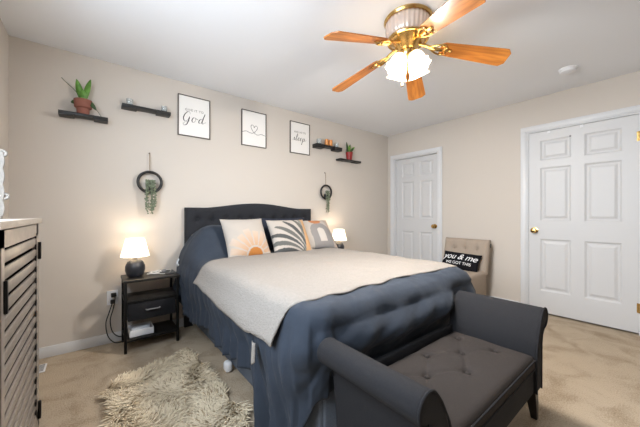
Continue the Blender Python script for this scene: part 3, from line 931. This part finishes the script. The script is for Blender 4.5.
# lettering conforms to the cushion
def conform(me, dx, dz):
    bmx = bmesh.new(); bmx.from_mesh(me); bmesh.ops.triangulate(bmx, faces=bmx.faces[:])
    bmesh.ops.subdivide_edges(bmx, edges=[e for e in bmx.edges if e.calc_length() > .012], cuts=2)
    for v in bmx.verts:
        x, z, dpt = v.co.x+dx, v.co.y+dz, v.co.z
        p = cushion_pt(max(-.99, min(.99, x/(w_/2))), max(-.99, min(.99, z/(h_/2))), w_, h_, t_, -1)
        v.co = Vector((x, p.y-.0015-dpt, z))
    bmx.to_mesh(me); bmx.free(); return me
for body_t, sz, sh, dz, sp in (('you & me', .108, .35, .034, .95), ('WE GOT THIS', .049, 0, -.048, 1.0)):
    link_mesh('lettering', conform(text_mesh(body_t, sz, sh, .0005, spacing=sp), 0, dz), 'white_ink', body)

# ------------------------------------------------------------------ framed prints
def make_frame(x0, label):
    w, h = .310, .408; z0 = 1.903
    r = thing('framed_print', (x0+w/2, YB, z0+h/2), label, 'picture', 'framed prints above the bed')
    f = .008
    m = MB()
    m.box(-w/2, w/2, -.018, 0, h/2-f, h/2, .001); m.box(-w/2, w/2, -.018, 0, -h/2, -h/2+f, .001); m.box(-w/2, -w/2+f, -.018, 0, -h/2+f, h/2-f, .001); m.box(w/2-f, w/2, -.018, 0, -h/2+f, h/2-f, .001)
    m.build('frame', 'frame_dark', r)
    m = MB(); m.box(-w/2+f, w/2-f, -.010, -.002, -h/2+f, h/2-f); p = m.build('print', 'print_paper', r)
    return r, p
def ptxt(body, size, z, parent, m_='ink_soft', sp=1.1, shear=0):
    me = text_mesh(body, size, shear, .0004, spacing=sp)
    for v in me.vertices: v.co = Vector((v.co.x, -.0106-v.co.z, v.co.y+z))
    link_mesh('lettering', me, m_, parent)
def script(strokes, sx, sz, ox, oz, parent, wmin=.0012, wmax=.0042, name='lettering', m_='ink'):
    m = MB()
    for st in strokes:
        p = smooth_path([(ox+(x+.22*z)*sx, -.0112, oz+z*sz) for x, z in st], 7)
        rad = []
        for i in range(len(p)):
            d = p[min(i+1, len(p)-1)]-p[max(i-1, 0)]
            dn = max(0, -d.z)/(d.length+1e-9)
            rad.append(wmin+(wmax-wmin)*dn)
        m.tube(p, rad, 6, flat=(0, 1, 0))
    m.build(name, m_, parent, smooth=True)
G_ = [[(.62, .78), (.50, .98), (.28, .95), (.06, .62), (.02, .25), (.18, .02), (.40, .08), (.56, .34), (.60, .50), (.58, .1), (.46, -.32), (.22, -.42), (.10, -.28), (.30, -.08), (.72, .08)]]
o_ = [[(.30, .48), (.10, .45), (.0, .22), (.08, .02), (.26, .02), (.36, .22), (.32, .44), (.42, .40), (.60, .34)]]
d_ = [[(.34, .46), (.12, .44), (.0, .20), (.08, .02), (.22, .05), (.36, .30), (.50, 1.05)], [(.50, 1.05), (.38, .40), (.36, .10), (.46, .0), (.62, .12), (.78, .20)]]
s_ = [[(-.1, .0), (.12, .30), (.20, .50), (.20, .30), (.26, .10), (.14, .0), (.02, .06)], [(.14, .0), (.36, .12)]]
l_ = [[(0, .12), (.22, .5), (.34, .95), (.22, 1.05), (.14, .6), (.12, .12), (.22, .0), (.40, .14)]]
e_ = [[(0, .12), (.18, .22), (.28, .38), (.18, .48), (.06, .32), (.08, .06), (.20, .0), (.40, .14)]]
p_ = [[(0, .14), (.12, .44), (.10, .0), (.04, -.55)], [(.06, -.2), (.14, .30), (.30, .46), (.40, .30), (.34, .06), (.18, .02)], [(.34, .06), (.56, .12), (.74, .28)]]
def word(letters, adv):
    out = []; x = 0
    for L_, a in zip(letters, adv):
        out += [[(px_+x, pz_) for px_, pz_ in st] for st in L_]; x += a
    return out, x
fr, p = make_frame(.643, 'framed white print reading God, nearest the plant shelf')
ptxt('GIVE IT TO', .032, .062, p, 'ink_soft', 1.15)
st, tw = word([G_, o_, d_], [.92, .74, .80]); k = .100; script(st, .090, k, -.5*tw*.090+.0, -.055, p)
fr, p = make_frame(1.300, 'framed print of a one line heart, middle picture')
hx = [(-.143, -.052), (-.10, -.038), (-.06, -.048), (-.02, -.052), (.012, -.028), (.040, .012), (.034, .038), (.012, .036), (0, .014), (-.006, .034), (-.030, .044), (-.040, .018), (-.022, -.020), (.008, -.050), (.045, -.062), (.09, -.048), (.143, -.058)]
m = MB(); m.tube(smooth_path([(x, -.0112, z) for x, z in hx], 7), .0022, 6, flat=(0, 1, 0)); m.build('heart_line', 'ink', p, smooth=True)
fr, p = make_frame(1.947, 'framed white print reading sleep, farthest from the plant shelf')
ptxt('AND GO TO', .030, .075, p, 'ink_soft', 1.12)
st, tw = word([s_, l_, e_, e_, p_], [.38, .40, .40, .40, .7]); script(st, .088, .085, -.5*tw*.088-.01, -.035, p)

# ------------------------------------------------------------------ wall shelves
def make_shelf(x0, x1, z, label, thick=.022, lip=.034):
    r = thing('wall_shelf', ((x0+x1)/2, YB, z), label, 'shelf', 'black floating wall shelves')
    w = (x1-x0)/2; d = .098
    m = MB(); m.box(-w, w, -d, 0, -thick, 0, .002); m.build('board', 'black_wood', r)
    for s in (-1, 1):
        m = MB(); m.box(s*w-(.3*w*2 if s > 0 else 0), s*w+(0 if s > 0 else .3*w*2), -d+.004, -.001, -lip, -thick+.001, .002); m.build('bracket', 'black_paint', r)
    return r
make_shelf(-.22, .090, 1.930, 'short black wall shelf holding the terracotta pot', .02, .032)
make_shelf(.186, .566, 2.080, 'black wall shelf with two clear cups, left of the God print', .017, .029)
make_shelf(2.31, 2.775, 2.064, 'black wall shelf with small jars, right of the sleep print', .026, .05)
make_shelf(2.735, 3.165, 1.915, 'black wall shelf holding the red pot near the corner', .018, .024)
def leaf(m, base, tip, w, bend, up=(0, 0, 1)):
    base, tip = Vector(base), Vector(tip); d = tip-base; side = d.cross(Vector((.2, 1, .1))).normalized(); nrm = d.cross(side).normalized()
    n = 10; L_ = []; c_ = []; R_ = []
    for i in range(n+1):
        f = i/n; p = base+d*f+nrm*bend*math.sin(PI*f)*-1; ww = w*math.sin(PI*min(1, f*.93+.05))**.8
        L_.append(m.b.verts.new(p-side*ww+nrm*.15*ww)); c_.append(m.b.verts.new(p)); R_.append(m.b.verts.new(p+side*ww+nrm*.15*ww))
    for i in range(n):
        m.b.faces.new((L_[i], L_[i+1], c_[i+1], c_[i])); m.b.faces.new((c_[i], c_[i+1], R_[i+1], R_[i]))
def leaf_obj(name, parent, m_, *a):
    m = MB(); leaf(m, *a); o = m.build(name, m_, parent, smooth=True); md = o.modifiers.new('t', 'SOLIDIFY'); md.thickness = .002; return o
# terracotta plant
r = thing('potted_plant', (-.072, 3.005, 1.9305), 'broad leaved plant in a two tier terracotta pot on the short shelf', 'plant')
m = MB(); m.lathe([(.001, 0), (.040, 0), (.043, .045), (.048, .048), (.056, .055), (.060, .115), (.056, .118), (.052, .112), (.048, .10), (.001, .098)], 28); m.build('pot', 'terracotta', r)
m = MB(); m.lathe([(.001, .102), (.05, .100)], 20, cap=False); m.build('soil', 'soil', r)
leaf_obj('leaf', r, 'leaf_green', (-.005, 0, .10), (-.040, -.008, .275), .024, .012)
leaf_obj('leaf', r, 'leaf_green', (.008, 0, .10), (.048, -.01, .295), .020, -.014)
leaf_obj('leaf', r, 'leaf_green', (.002, -.01, .10), (-.005, -.03, .20), .022, .012)
leaf_obj('leaf', r, 'leaf_dark', (.04, -.01, .115), (.085, -.03, .045), .016, -.015)
leaf_obj('leaf', r, 'leaf_dark', (-.04, -.01, .115), (-.072, -.03, .07), .016, .02)
m = MB(); m.tube(smooth_path([(-.01, 0, .12), (-.05, -.01, .18), (-.11, -.02, .235), (-.128, -.025, .255)], 5), [.0022]*15+[.003], 6); m.tube(smooth_path([(.04, -.01, .11), (.08, -.02, .06), (.118, -.03, -.002)], 5), .0018, 6); m.build('stem', 'leaf_dark', r)
# red pot plant
r = thing('potted_plant', (2.955, 3.01, 1.9155), 'small leafy plant in a red pot on the shelf near the corner', 'plant')
m = MB(); m.lathe([(.001, 0), (.038, 0), (.052, .105), (.054, .114), (.049, .114), (.046, .104), (.001, .10)], 24); m.build('pot', 'red_pot', r)
m = MB(); m.lathe([(.001, .105), (.046, .104)], 20, cap=False); m.build('soil', 'soil', r)
for k, (tx, ty, tz, w) in enumerate(((-.075, -.02, .255, .018), (-.03, -.04, .215, .022), (.02, .0, .235, .02), (.06, -.03, .195, .02), (-.085, -.04, .165, .018), (.095, -.02, .205, .014), (.03, -.05, .17, .02), (-.02, .02, .20, .02))):
    leaf_obj('leaf', r, 'leaf_green' if k % 2 else 'leaf_dark', (tx*.2, ty*.2, .105), (tx, ty, tz), w, .012)
# cups and jars on shelves
def cup(x, z, h, rad, m_, label, cat, group):
    m = MB(); m.lathe([(.001, 0), (rad*.85, 0), (rad, .006), (rad, h), (rad*.9, h), (rad*.88, .01), (.001, .008)], 20)
    o = m.build({'cup': 'glass_cup', 'jar': 'jar'}[cat], m_, loc=(x, 3.005, z)); tag(o, label, cat, group)
cup(.245, 2.0805, .055, .025, 'clear_glass', 'clear glass cup on the end of the shelf nearer the terracotta pot', 'cup', 'small cups and jars on the shelves')
cup(.515, 2.0805, .055, .025, 'clear_glass', 'clear glass cup on the shelf end beside the God print', 'cup', 'small cups and jars on the shelves')
cup(2.385, 2.0645, .07, .035, 'clear_glass', 'clear glass cup on the shelf end beside the sleep print', 'cup', 'small cups and jars on the shelves')
cup(2.515, 2.0645, .085, .026, 'amber_glass', 'amber jar beside the clear cup near the sleep print', 'jar', 'small cups and jars on the shelves')
cup(2.585, 2.0645, .085, .026, 'amber_glass', 'amber jar in the middle of the shelf, farther from the sleep print', 'jar', 'small cups and jars on the shelves')
cup(2.7, 2.0645, .065, .026, 'clear_glass', 'clear glass cup on the shelf end above the red pot', 'cup', 'small cups and jars on the shelves')

# ------------------------------------------------------------------ hanging ring planters
def make_ring(loc, label, vines, seed):
    r = thing('ring_planter', loc, label, 'planter', 'black ring planters hanging beside the bed')
    m = MB(); m.torus(.094, .0125, 48, 10, M=RX(PI/2)); m.build('ring', 'black_paint', r)
    m = MB(); m.tube([(0, .01, .10), (0, .015, .27)], .003, 6); m.build('cord', 'twine', r)
    m = MB(); m.lathe([(.001, 0), (.006, 0), (.006, .010), (.001, .012)], 10, M=T(0, .036, .272) @ RX(PI/2)); m.build('hook', 'dark_plastic', r)
    m = MB(); m.lathe([(.001, -.078), (.030, -.078), (.036, -.03), (.030, -.03), (.001, -.034)], 16); m.build('cup', 'black_paint', r)
    rn = random.Random(seed)
    for k in range(vines[0]):
        x0 = rn.uniform(-vines[1], vines[1]); ln = rn.uniform(.62, 1.)*vines[2]
        m = MB()
        pth = smooth_path([(x0*.5, 0, -.02), (x0*.8, -.03, .01), (x0, -.042, -.06), (x0*1.02+rn.uniform(-.006, .006), -.036, -.06-ln*.5), (x0*.9, -.034, -.06-ln)], 6)
        m.tube(pth, .0016, 5)
        for p_i in range(1, len(pth)):
            for q in range(2):
                c = pth[p_i]+Vector((rn.uniform(-.011, .011), rn.uniform(-.009, .006), rn.uniform(-.008, .008)))
                m.ball(rn.uniform(.0055, .0085), M=T(*c) @ RX(rn.random()*3) @ RY(rn.random()*3) @ Matrix.Diagonal((1, .55, 1.25, 1)), sub=1)
        m.build('vine', 'succulent', r, smooth=True)
    return r
make_ring((.402, 3.028, 1.415), 'black ring planter with trailing succulent above the near nightstand', (9, .036, .25), 5)
make_ring((2.525, 3.028, 1.423), 'black ring planter with trailing vine on the far side of the headboard', (6, .030, .235), 9)

# ------------------------------------------------------------------ smoke detector
r = thing('smoke_detector', (3.365, .606, ZC), 'round white smoke detector on the ceiling near the hinged door', 'smoke detector')
m = MB(); m.lathe([(.001, 0), (.068, 0), (.068, -.012), (.001, -.012)], 32); m.build('mount_plate', 'white_plastic', r)
m = MB(); m.lathe([(.001, -.012), (.062, -.012), (.060, -.030), (.045, -.038), (.001, -.040)], 32); m.build('cover', 'white_plastic', r)

# ------------------------------------------------------------------ ceiling fan
FX, FY = 1.66, 1.13
fan = thing('ceiling_fan', (FX, FY, ZC), 'brass ceiling fan with five oak blades and lit tulip shades', 'ceiling fan')
m = MB(); m.lathe([(.001, 0), (.150, 0), (.158, -.012), (.150, -.024), (.001, -.024)], 48); cp = m.build('canopy', 'brass', fan)
m = MB(); m.lathe([(.001, -.022), (.140, -.022), (.146, -.04), (.140, -.115), (.120, -.145), (.001, -.145)], 120, ruffle=lambda k, a: (.018*math.cos(a*30) if 1 <= k <= 4 else 0)); hs = m.build('motor_housing', 'ribbed_housing', fan, smooth=True)
m = MB(); m.torus(.128, .010, 48, 8, M=T(0, 0, -.142)); m.lathe([(.001, -.140), (.118, -.142), (.105, -.160), (.078, -.178), (.060, -.205), (.050, -.215), (.001, -.216)], 40); m.build('hub', 'brass', fan)
m = MB(); m.lathe([(.001, -.214), (.046, -.214), (.062, -.232), (.060, -.255), (.044, -.275), (.022, -.288), (.012, -.31), (.001, -.314)], 32); m.build('light_kit', 'brass', fan)
z_root, z_tip = -.185, -.302
for k in range(5):
    a = R(27+72*k)
    droop = math.atan2(z_tip-z_root, .63-.09)
    B = RZ(a) @ T(.09, 0, z_root) @ RY(-droop) @ RX(R(-12))
    m = MB(); n = 18
    L0, L1 = .125, .555
    out = []
    for i in range(n+1):
        f = i/n; x = L0+(L1-L0)*f; hw = .052+.022*f
        if f > .93: hw *= math.sqrt(max(.05, 1-((f-.93)/.075)**2*.75))
        if f < .05: hw *= .8+4*f
        out.append((x, hw))
    tp = [[m.b.verts.new((x, s*hw, z)) for x, hw in out] for s in (-1, 1) for z in (-.003, .003)]
    for i in range(n):
        m.b.faces.new((tp[0][i], tp[0][i+1], tp[2][i+1], tp[2][i])); m.b.faces.new((tp[1][i], tp[3][i], tp[3][i+1], tp[1][i+1]))
        m.b.faces.new((tp[0][i], tp[1][i], tp[1][i+1], tp[0][i+1])); m.b.faces.new((tp[2][i], tp[2][i+1], tp[3][i+1], tp[3][i]))
    m.b.faces.new((tp[0][0], tp[2][0], tp[3][0], tp[1][0])); m.b.faces.new((tp[0][n], tp[1][n], tp[3][n], tp[2][n]))
    bl_ = m.build('blade', 'oak_blade', fan)
    bl_.matrix_local = B
    m = MB(); m.tube(smooth_path([(-.03, 0, .012), (.04, 0, .004), (.09, 0, -.010), (.14, 0, -.008)], 5), .011, 8)
    m.box(.10, .20, -.012, .012, -.010, -.003, .002)
    for s in (-1, 1):
        m.tube(smooth_path([(.05, 0, -.004), (.09, s*.028, -.008), (.135, s*.042, -.008), (.165, s*.026, -.008), (.15, s*.008, -.008)], 5), .006, 8)
        m.ball(.008, M=T(.14, s*.034, -.008), sub=1)
    m.ball(.008, M=T(.19, 0, -.008), sub=1)
    m.build('blade_bracket', 'brass', bl_)
# tulip shades
def shade(az, tilt, r0, z0):
    # axis points outward and down by tilt from horizontal
    d = Vector((math.cos(az)*math.cos(tilt), math.sin(az)*math.cos(tilt), -math.sin(tilt)))
    base = Vector((math.cos(az)*r0, math.sin(az)*r0, z0))
    q = d.to_track_quat('Z', 'Y').to_matrix().to_4x4()
    M = T(*base) @ q
    m = MB(); m.lathe([(.018, 0), (.036, .012), (.047, .035), (.050, .06), (.048, .080), (.056, .098), (.066, .112)], 48, M=M, ruffle=lambda k, a: (0, 0, 0, .01, .03, .06, .10)[k]*math.cos(a*8), cap=False)
    s = m.build('lamp_shade', 'fan_shade_lit', fan, smooth=True); md = s.modifiers.new('t', 'SOLIDIFY'); md.thickness = .003
    m = MB(); m.lathe([(.001, -.03), (.014, -.03), (.016, -.012), (.026, -.004), (.028, .010), (.001, .010)], 20, M=M); m.tube([M @ Vector((0, 0, -.028)), Vector((math.cos(az)*.04, math.sin(az)*.04, -.245))], .008, 8); m.build('fitter', 'brass', s)
    m = MB(); m.lathe([(.001, .008), (.012, .012), (.022, .04), (.024, .058), (.014, .078), (.001, .084)], 16, M=M); m.build('bulb', 'bulb', s)
    light_point('bulb_light', fan, base+d*.095, 32.0, (1, .95, .89), .03)
for k in range(4): shade(R(34+45+90*k), R(64), .058, -.262)
for (x, y, ln) in ((.028, -.03, .10), (-.035, .02, .16)):
    m = MB(); m.tube([(x, y, -.262), (x, y, -.28-ln)], .0016, 6); m.lathe([(.001, 0), (.006, .004), (.007, .016), (.003, .026), (.001, .028)], 10, M=T(x, y, -.30-ln)); m.build('pull_chain', 'brass', fan)
